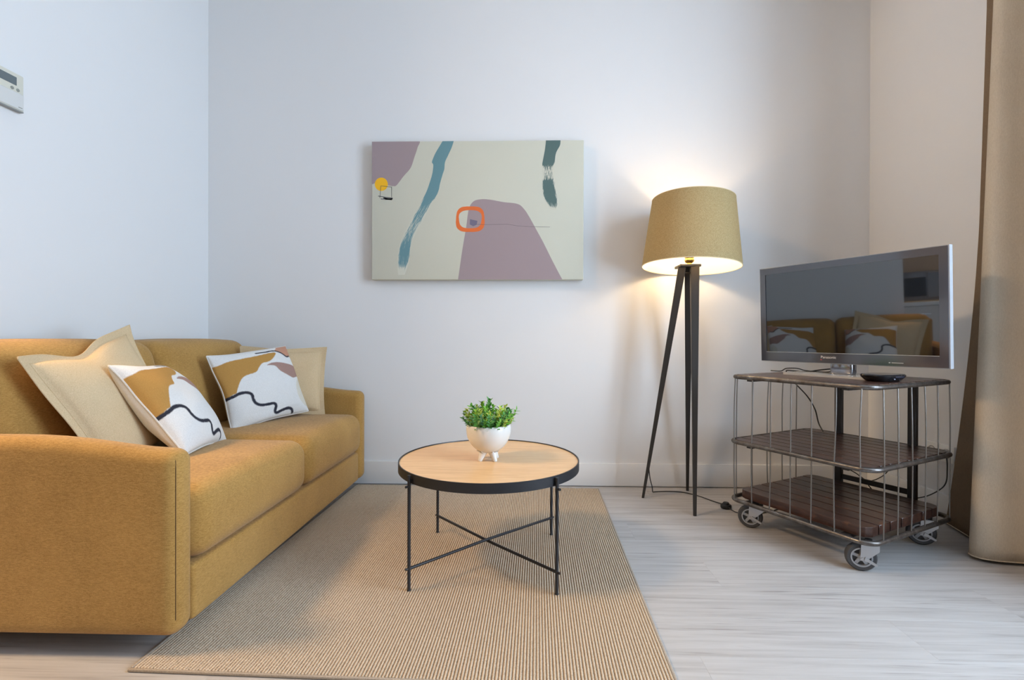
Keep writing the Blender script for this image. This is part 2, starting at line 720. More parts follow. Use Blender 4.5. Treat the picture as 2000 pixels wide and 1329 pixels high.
def print_colors(S, T):
    """fabric colours of the woven print at cushion coordinates (0..1)"""
    C = np.empty(S.shape + (3,))
    C[:] = (.80, .79, .77)
    acc = np.zeros_like(C)
    n = 0
    e = 1 / 420
    for dx in (-e, e):
        for dy in (-e, e):
            c = C.copy()
            s, t = S + dx, T + dy
            c[inside(s, t, PST['cream'])] = (.74, .70, .60)
            c[inside(s, t, PST['mustard'])] = (.50, .27, .075)
            c[inside(s, t, PST['mauve'])] = (.40, .25, .21)
            c[inside(s, t, PST['clay'])] = (.58, .30, .20)
            c[line_dist(s, t, PST['line']) < .0185] = (.035, .036, .05)
            c[line_dist(s, t, PST['line2']) < .0105] = (.035, .036, .05)
            acc += c
            n += 1
    return acc / n


def weave_attr_mat(name):
    m, nt, b = new_mat(name)
    an = nt.nodes.new('ShaderNodeAttribute')
    an.attribute_name = 'print'
    n = noise(nt, nodes_coords(nt, (420, 420, 420)), 1, 2)
    c = mix(nt, .35, an.outputs['Color'], ramp(nt, n, [(.3, (.5, .5, .5)), (.7, (1.0, 1.0, 1.0))]), 'MULTIPLY')
    nt.links.new(c, b.inputs['Base Color'])
    b.inputs['Roughness'].default_value = .9
    b.inputs['Specular IOR Level'].default_value = .15
    bump(nt, b, n, .5, .002)
    return m


MAT['print'] = weave_attr_mat('printed_weave')
MAT['linen'] = fabric('beige_linen', (.53, .385, .215), (.76, .595, .385), (330, 330, 330), 620, lo=.32, hi=.66, bump_s=.7)
MAT['ivory'] = fabric('ivory_cotton', (.66, .62, .56), (.78, .75, .70), (300, 300, 300), 600, bump_s=.3)


def cushion(name, label, c, yaw, lean, roll, w, h, T, flange=0.0, printed=False, sag=0.0, n=150, seed=0, pinch=.05, ears=0.0, squash=None):
    """plump square cushion: yaw = heading of its width axis, lean = backward tilt, roll = turn in its own plane"""
    r_ = np.random.default_rng(seed)
    u = np.array((math.cos(yaw), math.sin(yaw), 0))
    nh = np.array((math.sin(yaw), -math.cos(yaw), 0))
    up = np.array((0, 0, 1)) * math.cos(lean) - nh * math.sin(lean)
    u, up = u * math.cos(roll) + up * math.sin(roll), up * math.cos(roll) - u * math.sin(roll)
    nr = np.cross(u, up)
    root = thing(name, label, 'cushion', tuple(c), 0, 'cushions on the sofa')
    g = np.linspace(-1, 1, n)
    A, B = np.meshgrid(g, g)

    def wob(a, b, k):
        z = 0
        for i in range(k):
            fx, fy, p = r_.uniform(-5, 5), r_.uniform(-5, 5), r_.uniform(0, 6.28)
            z = z + np.sin(fx * a + fy * b + p)
        return z / k

    def outline(a, b):
        x = a * (1 - pinch * (1 - b * b) * np.abs(a) ** 1.5)
        yv = b * (1 - pinch * (1 - a * a) * np.abs(b) ** 1.5)
        if sag:
            yv = yv - sag * np.exp(-((a + .12) / .33) ** 2) * np.clip(b, 0, 1) ** 2
        return x, yv
    fi = 1.0 if not flange else 1 - flange
    wr = wob(A, B, 7)

    def surf(side):
        x, yv = outline(A, B)
        a = np.clip(A / fi, -1, 1)
        b = np.clip(B / fi, -1, 1)
        base = np.clip((1 - a * a) * (1 - b * b), 0, 1) ** .42
        z = side * (T / 2) * base * (1 + .10 * wr)
        z = z + side * .0012
        edge = np.clip((np.maximum(np.abs(A), np.abs(B)) - .75) / .25, 0, 1)
        z = z + .012 * edge * wob(A, B, 5) + .006 * wob(A * 1.5, B * 1.5, 5)
        if ears:
            z = z - ears * np.clip(A, 0, 1) ** 2 * np.clip(B, 0, 1) ** 2
        if squash is not None:
            x, yv, z = squash(A, B, x, yv, z)
        return (x[..., None] * (w / 2) * u + yv[..., None] * (h / 2) * up + z[..., None] * nr)
    st0 = r_.bit_generator.state
    Vf = surf(1)
    r_.bit_generator.state = st0
    Vb = surf(-1)
    idx = np.arange(n * n).reshape(n, n)
    q = np.stack([idx[:-1, :-1], idx[:-1, 1:], idx[1:, 1:], idx[1:, :-1]], -1).reshape(-1, 4)

    def grid(nm, V, Q, mat, colors=None):
        me = bpy.data.meshes.new(nm)
        me.from_pydata(V.reshape(-1, 3).tolist(), [], Q.tolist())
        me.update()
        if colors is not None:
            at = me.attributes.new('print', 'FLOAT_COLOR', 'POINT')
            cc = np.concatenate([colors.reshape(-1, 3), np.ones((n * n, 1))], 1)
            at.data.foreach_set('color', cc.reshape(-1).astype(np.float32))
        return link(nm, me, mat, root)
    if printed:
        grid('front_panel', Vf, q, MAT['print'], print_colors((A + 1) / 2, (B + 1) / 2))
        grid('back_panel', Vb, q[:, ::-1], MAT['ivory'])
    else:
        grid('front_panel', Vf, q, MAT['linen'])
        grid('back_panel', Vb, q[:, ::-1], MAT['linen'])
    # seam round the edge closing the two panels
    ring = list(idx[0, :]) + list(idx[1:, -1]) + list(idx[-1, -2::-1]) + list(idx[-2:0:-1, 0])
    vf, vb = Vf.reshape(-1, 3), Vb.reshape(-1, 3)
    mid = [tuple((vf[i] + vb[i]) / 2) for i in ring[::2]]
    tube('edge_seam', mid, .0022 if flange else .0032, MAT['linen'] if not printed else MAT['ivory'], root, 6, closed=True)
    if flange:
        # stitched line between filling and flat border
        k0 = int(round((1 - fi) / 2 * (n - 1)))
        k1 = n - 1 - k0
        rg = [(k0, j) for j in range(k0, k1, 2)] + [(i, k1) for i in range(k0, k1, 2)] + [(k1, j) for j in range(k1, k0, -2)] + [(i, k0) for i in range(k1, k0, -2)]
        tube('stitching', [tuple(Vf[a] + nr * .0006) for a in rg], .0013, MAT['linen'], root, 5, closed=True)
    return root


CU = [
    dict(name='linen_cushion', label='large plain beige linen cushion with flat border nearest the front armrest', c=(-1.432, 1.690, .628), yaw=math.radians(98), lean=math.radians(27),
         roll=math.radians(11), w=.52, h=.47, T=.13, flange=.12, sag=.16, n=90, seed=3, ears=-.05),
    dict(name='linen_cushion', label='beige linen cushion with curled border tucked into the far corner of the sofa', c=(-1.295, 2.600, .618), yaw=math.radians(18), lean=math.radians(9),
         roll=math.radians(-1), w=.43, h=.37, T=.10, flange=.13, sag=.03, n=90, seed=5),
    dict(name='printed_cushion', label='white cushion with mustard shape and wavy black line, beside the front armrest', c=(-1.312, 1.805, .588), yaw=math.radians(105), lean=math.radians(38),
         roll=math.radians(-5), w=.375, h=.39, T=.15, printed=True, seed=11),
    dict(name='printed_cushion', label='white printed cushion with mauve leaf shape leaning on the far beige cushion', c=(-1.300, 2.392, .614), yaw=math.radians(62), lean=math.radians(22),
         roll=math.radians(6), w=.42, h=.37, T=.12, printed=True, seed=12),
]
for k in CU:
    cushion(**k)


# ------------------------------------------------------------------ wall canvas
def dry_mat(name, col, canvas):
    m, nt, b = new_mat(name)
    an = nt.nodes.new('ShaderNodeAttribute')
    an.attribute_name = 'dry'
    uv = nt.nodes.new('ShaderNodeUVMap')
    mp = nt.nodes.new('ShaderNodeMapping')
    mp.inputs['Scale'].default_value = (26, 5, 1)
    nt.links.new(uv.outputs[0], mp.inputs['Vector'])
    n = noise(nt, mp.outputs[0], 1.0, 5, .65)
    sub = nt.nodes.new('ShaderNodeMath')
    sub.operation = 'SUBTRACT'
    nt.links.new(n, sub.inputs[0])
    nt.links.new(an.outputs['Fac'], sub.inputs[1])
    f = ramp(nt, sub.outputs[0], [(.0, (0, 0, 0)), (.07, (1, 1, 1))])
    c = mix(nt, f, canvas, col)
    nt.links.new(c, b.inputs['Base Color'])
    b.inputs['Roughness'].default_value = .7
    b.inputs['Specular IOR Level'].default_value = .2
    return m


def make_canvas():
    w, h, t = 1.204, .787, .050
    root = thing('canvas_painting', 'abstract canvas with mauve shapes, teal brush strokes and orange ring on the back wall', 'painting', (-.273, YB - .001, 1.182))
    CV = (.64, .63, .525)
    cm = fabric('canvas_weave', (.60, .59, .485), CV, (500, 500, 500), 700, bump_s=.25, lo=.2, hi=.6)
    yf = -t - .006
    box('canvas', (-w / 2, yf, 0), (w / 2, -.006, h), cm, root, .004, 3)
    box('stretcher_frame', (-w / 2 + .03, -.0065, .03), (w / 2 - .03, 0, h - .03), plain('pine', (.6, .45, .28), .7), root)

    def st(p):
        return ((p[0] - 190) / 1650 * w - w / 2, (1 - (p[1] - 149) / 1078) * h)
    hw = w / 2 - .0006

    def shape(name, pts, col, d, smooth=True, closed_n=5, hole=None):
        P = [st(p) for p in pts]
        if smooth:
            P = [tuple(q) for q in catmull(P, closed_n, True)]
        P = [(min(max(a, -hw), hw), min(max(b_, .0006), h - .0006)) for a, b_ in P]
        bm = bmesh.new()
        if hole is None:
            vs = [bm.verts.new((a, yf - d, b_)) for a, b_ in P]
            f = bm.faces.new(vs)
            r = bmesh.ops.extrude_face_region(bm, geom=[f])
            for v in r['geom']:
                if isinstance(v, bmesh.types.BMVert):
                    v.co.y = yf + .0008
        else:
            Hh = [st(p) for p in hole]
            Hh = [tuple(q) for q in catmull(Hh, closed_n, True)]
            n = len(P)
            a = [bm.verts.new((x, yf - d, z)) for x, z in P]
            b_ = [bm.verts.new((x, yf - d, z)) for x, z in Hh]
            for i in range(n):
                bm.faces.new((a[i], a[(i + 1) % n], b_[(i + 1) % n], b_[i]))
        return bm_obj(name, bm, plain(name + '_paint', col, .7), root, smooth=False)

    def stroke(name, Lp, Rp, dry, col, d):
        Lc, Rc = catmull([st(p) for p in Lp], 8), catmull([st(p) for p in Rp], 8)
        k = 120
        Lc = [Lc[int(round(i / (k - 1) * (len(Lc) - 1)))] for i in range(k)]
        Rc = [Rc[int(round(i / (k - 1) * (len(Rc) - 1)))] for i in range(k)]
        m = 10
        V, F, D, U = [], [], [], []
        for i in range(k):
            tt = i / (k - 1)
            dv = np.interp(tt, [q[0] for q in dry], [q[1] for q in dry])
            for j in range(m + 1):
                s = j / m
                p = Lc[i] * (1 - s) + Rc[i] * s
                V.append((min(max(p[0], -hw), hw), yf - d, min(p[1], h - .0006)))
                e = abs(2 * s - 1)
                D.append(dv + (.30 * max(0, e - .7) / .3 if dv > .01 else 0))
                U.append((s, tt * 3))
        for i in range(k - 1):
            for j in range(m):
                a = i * (m + 1) + j
                F.append((a, a + 1, a + m + 2, a + m + 1))
        me = bpy.data.meshes.new(name)
        me.from_pydata(V, [], F)
        me.update()
        at = me.attributes.new('dry', 'FLOAT', 'POINT')
        at.data.foreach_set('value', np.array(D, np.float32))
        uv = me.uv_layers.new(name='UVMap')
        li = np.empty(len(me.loops), np.int32)
        me.loops.foreach_get('vertex_index', li)
        uv.data.foreach_set('uv', np.array(U, np.float32)[li].reshape(-1))
        return link(name, me, dry_mat(name + '_paint', col, CV), root, False)

    MV = (.36, .28, .29)
    shape('mauve_shape', [(190, 140), (370, 140), (555, 140), (548, 200), (525, 270), (495, 355), (440, 420), (385, 490), (360, 497), (310, 490), (230, 470), (180, 470), (180, 300)], MV, .0004)
    shape('mauve_shape', [(845, 1400), (868, 1228), (900, 1000), (930, 820), (950, 680), (985, 620), (1040, 603), (1110, 605), (1220, 625), (1330, 640), (1380, 680), (1420, 740), (1470, 830), (1530, 940),
                          (1600, 1080), (1678, 1228), (1770, 1400), (1300, 1500)], MV, .0004)
    stroke('teal_stroke', [(745, 148), (720, 190), (690, 240), (668, 290), (662, 315), (672, 335), (665, 400), (645, 470), (620, 540), (585, 610), (555, 665), (520, 720), (490, 780), (460, 840),
                           (430, 900), (405, 980), (395, 1050), (392, 1120), (400, 1190)],
           [(832, 148), (815, 200), (790, 255), (765, 310), (760, 350), (758, 370), (745, 410), (725, 480), (715, 530), (690, 590), (655, 640), (615, 720), (590, 770), (555, 830), (520, 900), (500, 970),
            (490, 1050), (475, 1120), (450, 1190)],
           [(0, 0), (.46, 0), (.52, .33), (.60, .40), (.72, .46), (.80, .37), (.86, .29), (.93, .36), (1, .8)], (.15, .285, .315), .0005)
    stroke('dark_green_stroke', [(1548, 148), (1540, 220), (1525, 300), (1518, 345), (1520, 400), (1515, 480), (1525, 560), (1545, 620), (1590, 690)],
           [(1660, 148), (1655, 190), (1625, 250), (1615, 330), (1612, 400), (1615, 470), (1630, 560), (1640, 640), (1635, 690)],
           [(0, 0), (.33, .05), (.40, .42), (.48, .52), (.56, .46), (.63, .28), (.85, .25), (.93, .45), (1, .8)], (.105, .165, .155), .0005)
    shape('yellow_dot', [(265 + 51 * math.cos(a), 482 + 52 * math.sin(a)) for a in np.linspace(0, 2 * PI, 14)[:-1]], (.95, .50, .012), .0006)

    def sq(rx, ry, n=20, j=0):
        out = []
        for i in range(n):
            a = 2 * PI * i / n
            c_, s_ = math.cos(a), math.sin(a)
            q = (abs(c_) ** 3.2 + abs(s_) ** 3.2) ** (-1 / 3.2)
            out.append((962 + rx * q * c_ * (1 + j * math.sin(3 * a)), 757 + ry * q * s_ * (1 + j * math.cos(2 * a))))
        return out
    shape('orange_ring', sq(111, 101, 20, .02), (.78, .165, .035), .0006, hole=sq(88, 68, 20, -.03))

    def thin(name, pts, wd, col, d=.0007):
        bm = bmesh.new()
        P = [np.array(st(p)) for p in pts]
        for a, b_ in zip(P[:-1], P[1:]):
            dv = (b_ - a) / np.linalg.norm(b_ - a)
            nn = np.array((-dv[1], dv[0])) * wd / 2
            a2, b2 = a - dv * wd / 2, b_ + dv * wd / 2
            vs = [bm.verts.new((q[0], yf - d, q[1])) for q in (a2 + nn, b2 + nn, b2 - nn, a2 - nn)]
            bm.faces.new(vs)
        return bm_obj(name, bm, plain(name + '_ink', col, .7), root, smooth=False)
    INK = (.07, .07, .08)
    thin('ink_square', [(262, 495), (346, 505), (346, 582)], .0024, INK)
    thin('ink_square', [(262, 495), (254, 588)], .0024, INK)
    thin('ink_scribble', [(242, 574), (300, 584), (352, 590)], .0035, INK)
    thin('ink_scribble', [(265, 597), (345, 602), (285, 590), (350, 596), (300, 600)], .006, (.2, .2, .21), .0008)
    shape('violet_square', [(960, 757), (1018, 770), (1012, 800), (985, 812), (958, 797)], (.17, .15, .22), .0005, smooth=False)
    thin('ink_line', [(1012, 797), (1100, 800), (1250, 797), (1330, 810), (1430, 817), (1580, 820)], .0016, (.12, .10, .11))


make_canvas()


# ------------------------------------------------------------------ coffee table
def make_table():
    cx, cy, zf, ht = -.134, 1.868, .0083, .396
    root = thing('coffee_table', 'round coffee table with oak top, black metal rim and crossed thin legs on the rug', 'table', (cx, cy, zf))
    R = .339
    H = ht - zf
    bk = plain('black_powder_coat', (.022, .022, .025), .42, .2)
    m, nt, b = new_mat('oak_veneer')
    v = nodes_coords(nt, (3.2, 38, 38))
    n1 = noise(nt, v, 1.0, 5, .6, .6)
    c = ramp(nt, n1, [(.25, (.58, .345, .145)), (.5, (.72, .46, .22)), (.75, (.78, .53, .28))])
    n2 = noise(nt, nodes_coords(nt, (14, 220, 200)), 1.0, 2)
    c = mix(nt, .35, c, ramp(nt, n2, [(.35, (.56, .33, .14)), (.6, (.78, .53, .29))]))
    nt.links.new(c, b.inputs['Base Color'])
    b.inputs['Roughness'].default_value = .33
    lathe('table_top', [(0, H - .022), (R - .004, H - .022), (R - .004, H - .005), (R - .0045, H - .004), (0, H - .004)], m, root, 96)
    lathe('rim', [(R - .004, H - .033), (R, H - .033), (R, H - .0005), (R - .0008, H), (R - .0035, H), (R - .004, H - .0006)], bk, root, 128, closed=True)
    rl = .3475
    ang0 = math.radians(44)
    tops = []
    for k in range(4):
        a = ang0 + k * PI / 2
        x, y = rl * math.cos(a), rl * math.sin(a)
        lg = tube('leg', [(x, y, 0), (x, y, .004), (x, y, H - .004)], [.0075, .0058, .0058], bk, root, 14)
        ca, sa = math.cos(a), math.sin(a)
        tube('clip', [(x - ca * .012, y - sa * .012, H - .026), (x - ca * .004, y - sa * .004, H - .026)], .0072, bk, lg, 12)
        tube('screw', [(x, y, H - .041), (x + ca * .014, y + sa * .014, H - .041)], .0042, bk, lg, 10)
        tube('screw', [(x, y, .072), (x + ca * .013, y + sa * .013, .072)], .0042, bk, lg, 10)
    for k in range(2):
        a = ang0 + k * PI / 2
        z = .072 + (.0 if k == 0 else .0)
        c_, s_ = math.cos(a) * rl, math.sin(a) * rl
        zm = z + (.005 if k == 0 else -.005)
        tube('crossbar', [(c_, s_, z), (c_ * .1, s_ * .1, zm), (-c_ * .1, -s_ * .1, zm), (-c_, -s_, z)], .0052, bk, root, 12)
    return root, ht


_, TABLE_Z = make_table()
TABLE_Z -= .004


# ------------------------------------------------------------------ potted plant
def make_plant():
    root = thing('potted_plant', 'small green leafy plant in a white footed ceramic bowl on the coffee table', 'plant', (-.136, 1.850, TABLE_Z))
    m, nt, b = new_mat('glazed_ceramic')
    b.inputs['Base Color'].default_value = (.76, .74, .70, 1)
    b.inputs['Roughness'].default_value = .22
    zb, zt, R = .026, .133, .0845
    prof = []
    for i in range(22):
        t = i / 21
        a = -PI / 2 + t * (PI / 2 + .25)
        prof.append((R * math.cos(a) if i else 0.0, zb + (zt - zb) * .86 * (1 + math.sin(a)) if a < 0 else zb + (zt - zb) * (.86 + .14 * (math.sin(a) / math.sin(.25)))))
    ri, zi = prof[-1]
    prof += [(ri - .002, zi + .0018), (ri - .006, zi - .001), (ri - .0065, zi - .03), (.05, zi - .055), (0, zi - .06)]
    pot = lathe('pot', prof, m, root, 64)
    for a in (math.radians(222), math.radians(312), math.radians(42), math.radians(132)):
        c_, s_ = math.cos(a), math.sin(a)
        p = [(c_ * .022, s_ * .022, .036), (c_ * .028, s_ * .028, .026), (c_ * .036, s_ * .036, .011), (c_ * .040, s_ * .040, .003), (c_ * .0405, s_ * .0405, .0)]
        tube('foot', p, [.0165, .0135, .0095, .0085, .0062], m, pot, 14)
        # toes / creases where the foot joins the bowl
        for da in (-.32, 0, .32):
            a2 = a + da
            q = [(math.cos(a2) * rr, math.sin(a2) * rr, zz) for rr, zz in ((.030, .0325), (.038, .0335), (.047, .039))]
            tube('crease', q, [.0012, .0022, .0010], m, pot, 6)
    lathe('soil', [(0, zi - .022), (.05, zi - .021), (ri - .007, zi - .024)], plain('moss', (.05, .07, .02), .95), root, 32)
    greens = []
    for i, c in enumerate([(.17, .45, .05), (.32, .56, .06), (.09, .31, .06), (.48, .60, .09), (.08, .27, .10)]):
        mm, nt2, b2 = new_mat('leaf_%d' % i)
        n = noise(nt2, nodes_coords(nt2, (90, 90, 90)), 1, 2)
        nt2.links.new(ramp(nt2, n, [(.3, tuple(x * .7 for x in c)), (.7, tuple(min(1, x * 1.25) for x in c))]), b2.inputs['Base Color'])
        b2.inputs['Roughness'].default_value = .45
        greens.append(mm)
    stem_m = plain('stem_green', (.13, .2, .05), .6)

    def sprig_mesh(seed, L, dens, leaf, mat):
        r = random.Random(seed)
        V, F, MI = [], [], []
        bend = r.uniform(-.15, .15)
        pts = [(bend * L * (i / 6) ** 2, 0, L * i / 6) for i in range(7)]
        v, f = tube_data(pts, [.0011 - .0007 * i / 6 for i in range(7)], 4, caps=False)
        V += v
        F += f
        MI += [1] * len(f)
        for k in range(dens):
            t = .18 + .82 * k / (dens - 1)
            base = Vector((bend * L * t * t, 0, L * t))
            a = k * 2.4 + r.uniform(-.3, .3)
            el = r.uniform(.15, .8) + .5 * t
            d = Vector((math.cos(a) * math.cos(el), math.sin(a) * math.cos(el), math.sin(el)))
            s = d.cross(Vector((0, 0, 1))).normalized()
            nn = s.cross(d)
            ll = leaf * r.uniform(.75, 1.15) * (1.1 - .35 * t)
            wd = ll * .24
            o = len(V)
            P = [base, base + d * ll * .35 + s * wd + nn * .0008, base + d * ll * .7 + s * wd * .8 - nn * .001, base + d * ll - nn * .003,
                 base + d * ll * .7 - s * wd * .8 - nn * .001, base + d * ll * .35 - s * wd + nn * .0008, base + d * ll * .4 - nn * .0010]
            V += [tuple(p) for p in P]
            F += [(o, o + 1, o + 6), (o + 1, o + 2, o + 6), (o + 2, o + 3, o + 6), (o + 3, o + 4, o + 6), (o + 4, o + 5, o + 6), (o + 5, o, o + 6)]
            MI += [0] * 6
        me = bpy.data.meshes.new('sprig')
        me.from_pydata(V, [], F)
        me.materials.append(mat)
        me.materials.append(stem_m)
        me.polygons.foreach_set('material_index', MI)
        me.update()
        return me
    protos = [sprig_mesh(i, .085 + .008 * (i % 3), 22 + 2 * (i % 4), .023 + .002 * (i % 3), greens[i % 5]) for i in range(10)]
    r = random.Random(5)
    for i in range(74):
        me = protos[i % 10]
        o = bpy.data.objects.new('sprig', me)
        COL.objects.link(o)
        o.parent = root
        rad = .062 * math.sqrt((i + .5) / 74)
        a = i * 2.39996
        o.location = (rad * math.cos(a), rad * math.sin(a), zi - .025)
        tilt = .10 + .62 * (rad / .062) ** 1.3 * r.uniform(.6, 1.05)
        M_ = Matrix.Rotation(a, 4, 'Z') @ Matrix.Rotation(tilt, 4, 'Y') @ Matrix.Rotation(r.uniform(0, 6.28), 4, 'Z')
        o.rotation_euler = M_.to_euler()
        sc = r.uniform(.72, 1.22) * (1.0 - .22 * rad / .062)
        o.scale = (sc, sc, sc)


make_plant()


# ------------------------------------------------------------------ floor lamp
def make_lamp():
    hub = np.array((.850, 2.585, 0))
    root = thing('floor_lamp', 'lit tripod floor lamp with burlap drum shade and dark metal legs', 'lamp', tuple(hub))
    steel = plain('dark_bronze_metal', (.045, .040, .036), .45, .5)
    brass = plain('brass', (.80, .55, .18), .25, 1.0)
    feet = [(.633, 2.640), (.818, 2.379), (.912, 2.772)]
    tops = [(-.036, -.012), (.022, -.030), (.014, .036)]
    zt = 1.222
    for (fx, fy), (tx, ty) in zip(feet, tops):
        f = Vector((fx - hub[0], fy - hub[1], 0))
        t = Vector((tx, ty, zt))
        d = (t - f).normalized()
        rad = Vector((f.x, f.y, 0)).normalized()
        tan = Vector((-rad.y, rad.x, 0))
        nr = d.cross(tan).normalized()
        V, F = [], []
        for p, w, th in ((f, .0075, .005), (t, .021, .012)):
            for a, b in ((-1, -1), (1, -1), (1, 1), (-1, 1)):
                q = p + tan * (a * w) + nr * (b * w * .9)
                if p is f:
                    q.z = max(0.0, 0.0)
                V.append(tuple(q))
        F = [(0, 1, 2, 3), (7, 6, 5, 4), (0, 4, 5, 1), (1, 5, 6, 2), (2, 6, 7, 3), (3, 7, 4, 0)]
        bm = bmesh.new()
        me = bpy.data.meshes.new('t')
        me.from_pydata(V, [], F)
        bm.from_mesh(me)
        bpy.data.meshes.remove(me)
        bmesh.ops.bevel(bm, geom=list(bm.edges), offset=.0015, segments=1, affect='EDGES')
        bm_obj('leg', bm, steel, root, False)
    M_ = Matrix.Rotation(math.radians(4), 4, 'Y').inverted() @ Matrix.Translation((0, 0, zt + .006))
    bm = bmesh.new()
    box_bm(bm, (-.056, -.05, -.006), (.05, .052, .007), .002, 1)
    bmesh.ops.transform(bm, matrix=Matrix.Translation((0, 0, zt + .004)), verts=bm.verts)
    bm_obj('hub_plate', bm, steel, root, False)
    tube('hub_bolt', [(-.03, -.02, 1.19), (.03, -.025, 1.19)], .004, steel, root, 8)
    sx, sy = .004, -.004
    lathe('socket', [(0, 0), (.012, 0), (.012, .010), (.021, .015), (.0255, .025), (.021, .035), (.024, .039), (.024, .050), (.031, .051), (.031, .057), (.019, .060), (.018, .085), (0, .086)],
          brass, root, 28, (sx, sy, zt + .011))
    # shade: linen drum with white lining, slightly askew
    Rb, Rt, hs = .2475, .207, .352
    zb = 1.226
    T = Matrix.Translation((.014, .004, zb)) @ Matrix.Rotation(math.radians(2.5), 4, 'Y') @ Matrix.Rotation(math.radians(-2.6), 4, 'X')
    m, nt, b = new_mat('burlap_shade')
    n1 = noise(nt, nodes_coords(nt, (300, 300, 700)), 1, 2)
    n2 = noise(nt, nodes_coords(nt, (600, 600, 160)), 1, 2)
    f = mix(nt, .5, n1, n2)
    c = ramp(nt, f, [(.36, (.32, .225, .098)), (.64, (.53, .41, .215))])
    nt.links.new(c, b.inputs['Base Color'])
    b.inputs['Roughness'].default_value = .9
    b.inputs['Specular IOR Level'].default_value = .1
    bump(nt, b, f, .4, .001)
    tl = nt.nodes.new('ShaderNodeBsdfTranslucent')
    nt.links.new(c, tl.inputs[0])
    mx = nt.nodes.new('ShaderNodeMixShader')
    mx.inputs[0].default_value = .10
    nt.links.new(b.outputs[0], mx.inputs[1])
    nt.links.new(tl.outputs[0], mx.inputs[2])
    nt.links.new(mx.outputs[0], nt.nodes['Material Output'].inputs['Surface'])
    m2, nt, b = new_mat('white_lining')
    b.inputs['Base Color'].default_value = (.84, .80, .72, 1)
    b.inputs['Roughness'].default_value = .6
    tl = nt.nodes.new('ShaderNodeBsdfTranslucent')
    tl.inputs[0].default_value = (.84, .74, .58, 1)
    mx = nt.nodes.new('ShaderNodeMixShader')
    mx.inputs[0].default_value = .12
    nt.links.new(b.outputs[0], mx.inputs[1])
    nt.links.new(tl.outputs[0], mx.inputs[2])
    nt.links.new(mx.outputs[0], nt.nodes['Material Output'].inputs['Surface'])
    sh = lathe('shade', [(Rb - .0015, 0), (Rb, 0), (Rt, hs), (Rt - .0015, hs)], m, root, 96, M=T)
    lathe('back_cloth', [(Rb - .002, .001), (Rt - .002, hs - .001)], m2, sh, 96, M=T)
    hem = plain('hem_cream', (.74, .62, .42), .8)
    for Rr, zz in ((Rb - .001, 0.0), (Rt - .001, hs)):
        pts = [tuple(T @ Vector((Rr * math.cos(a), Rr * math.sin(a), zz))) for a in np.linspace(0, 2 * PI, 97)[:-1]]
        tube('hem_ring', pts, .0022, hem, sh, 6, closed=True)
    wire = plain('spider_wire', (.25, .24, .22), .4, .8)
    ctr = Vector((sx, sy, zt + .066))
    ring = [tuple(ctr + Vector((.022 * math.cos(a), .022 * math.sin(a), 0))) for a in np.linspace(0, 2 * PI, 25)[:-1]]
    tube('spider_wire', ring, .0014, wire, sh, 6, closed=True)
    for a in (math.radians(205), math.radians(325), math.radians(82)):
        e = T @ Vector(((Rb - .008) * math.cos(a), (Rb - .008) * math.sin(a), .022))
        tube('spider_wire', [tuple(ctr + Vector((.022 * math.cos(a), .022 * math.sin(a), 0))), tuple(e)], .0013, wire, sh, 6)
    # bulb
    bm_, nt, b = new_mat('lit_bulb')
    b.inputs['Base Color'].default_value = (1, .9, .75, 1)
    b.inputs['Emission Color'].default_value = (*split(L_BULB)[1], 1)
    b.inputs['Emission Strength'].default_value = split(L_BULB)[0]
    prof = [(0.0, 0), (.014, .0)]
    for i in range(1, 9):
        a = -PI / 2 + .55 + (PI - .55) * i / 8
        prof.append((max(0.0, .03 * math.cos(a)), .046 + .03 * math.sin(a)))
    lathe('bulb', prof, bm_, root, 16, (sx, sy, zt + .098))
    # cord with foot switch
    blk = MAT['black']
    loc = lambda x, y_, z: (x - hub[0], y_ - hub[1], z)
    pth = [loc(.664, 2.640, .16), loc(.676, 2.665, .10), loc(.694, 2.69, .045), loc(.704, 2.712, .010), loc(.722, 2.735, .0028), loc(.79, 2.745, .0028), loc(.87, 2.735, .0028), loc(.935, 2.675, .0028),
           loc(.985, 2.585, .003), loc(1.005, 2.535, .008), loc(1.012, 2.512, .011)]
    cd = tube('cord', [tuple(p) for p in catmull(pth, 8)], .0027, blk, root, 6)
    lathe('foot_switch', [(0, 0), (.024, 0), (.026, .004), (.026, .015), (.022, .020), (.016, .021), (.0145, .027), (.012, .030), (0, .031)], blk, root, 28, loc(1.012, 2.492, 0))
    pth = [loc(1.016, 2.470, .011), loc(1.022, 2.45, .006), loc(1.04, 2.42, .0028), loc(1.10, 2.40, .0028), loc(1.25, 2.47, .0028), loc(1.42, 2.62, .0028), loc(1.62, 2.74, .0028), loc(1.86, 2.78, .003)]
    tube('cord', [tuple(p) for p in catmull(pth, 8)], .0027, blk, root, 6)


make_lamp()

# ------------------------------------------------------------------ trolley
CART_C, CART_R = (1.345, 2.166), math.radians(28.8)
CW, CD = .598, .588
ZT, ZM, ZB = .678, .384, .122


def worn_metal():
    m, nt, b = new_mat('worn_steel')
    n = noise(nt, nodes_coords(nt, (26, 26, 26)), 1, 5, .65)
    c = ramp(nt, n, [(.3, (.09, .072, .06)), (.55, (.17, .155, .145)), (.75, (.30, .29, .29))])
    nt.links.new(c, b.inputs['Base Color'])
    b.inputs['Metallic'].default_value = .9
    r = ramp(nt, n, [(.3, (.5, .5, .5)), (.7, (.24, .24, .24))])
    nt.links.new(r, b.inputs['Roughness'])
    return m


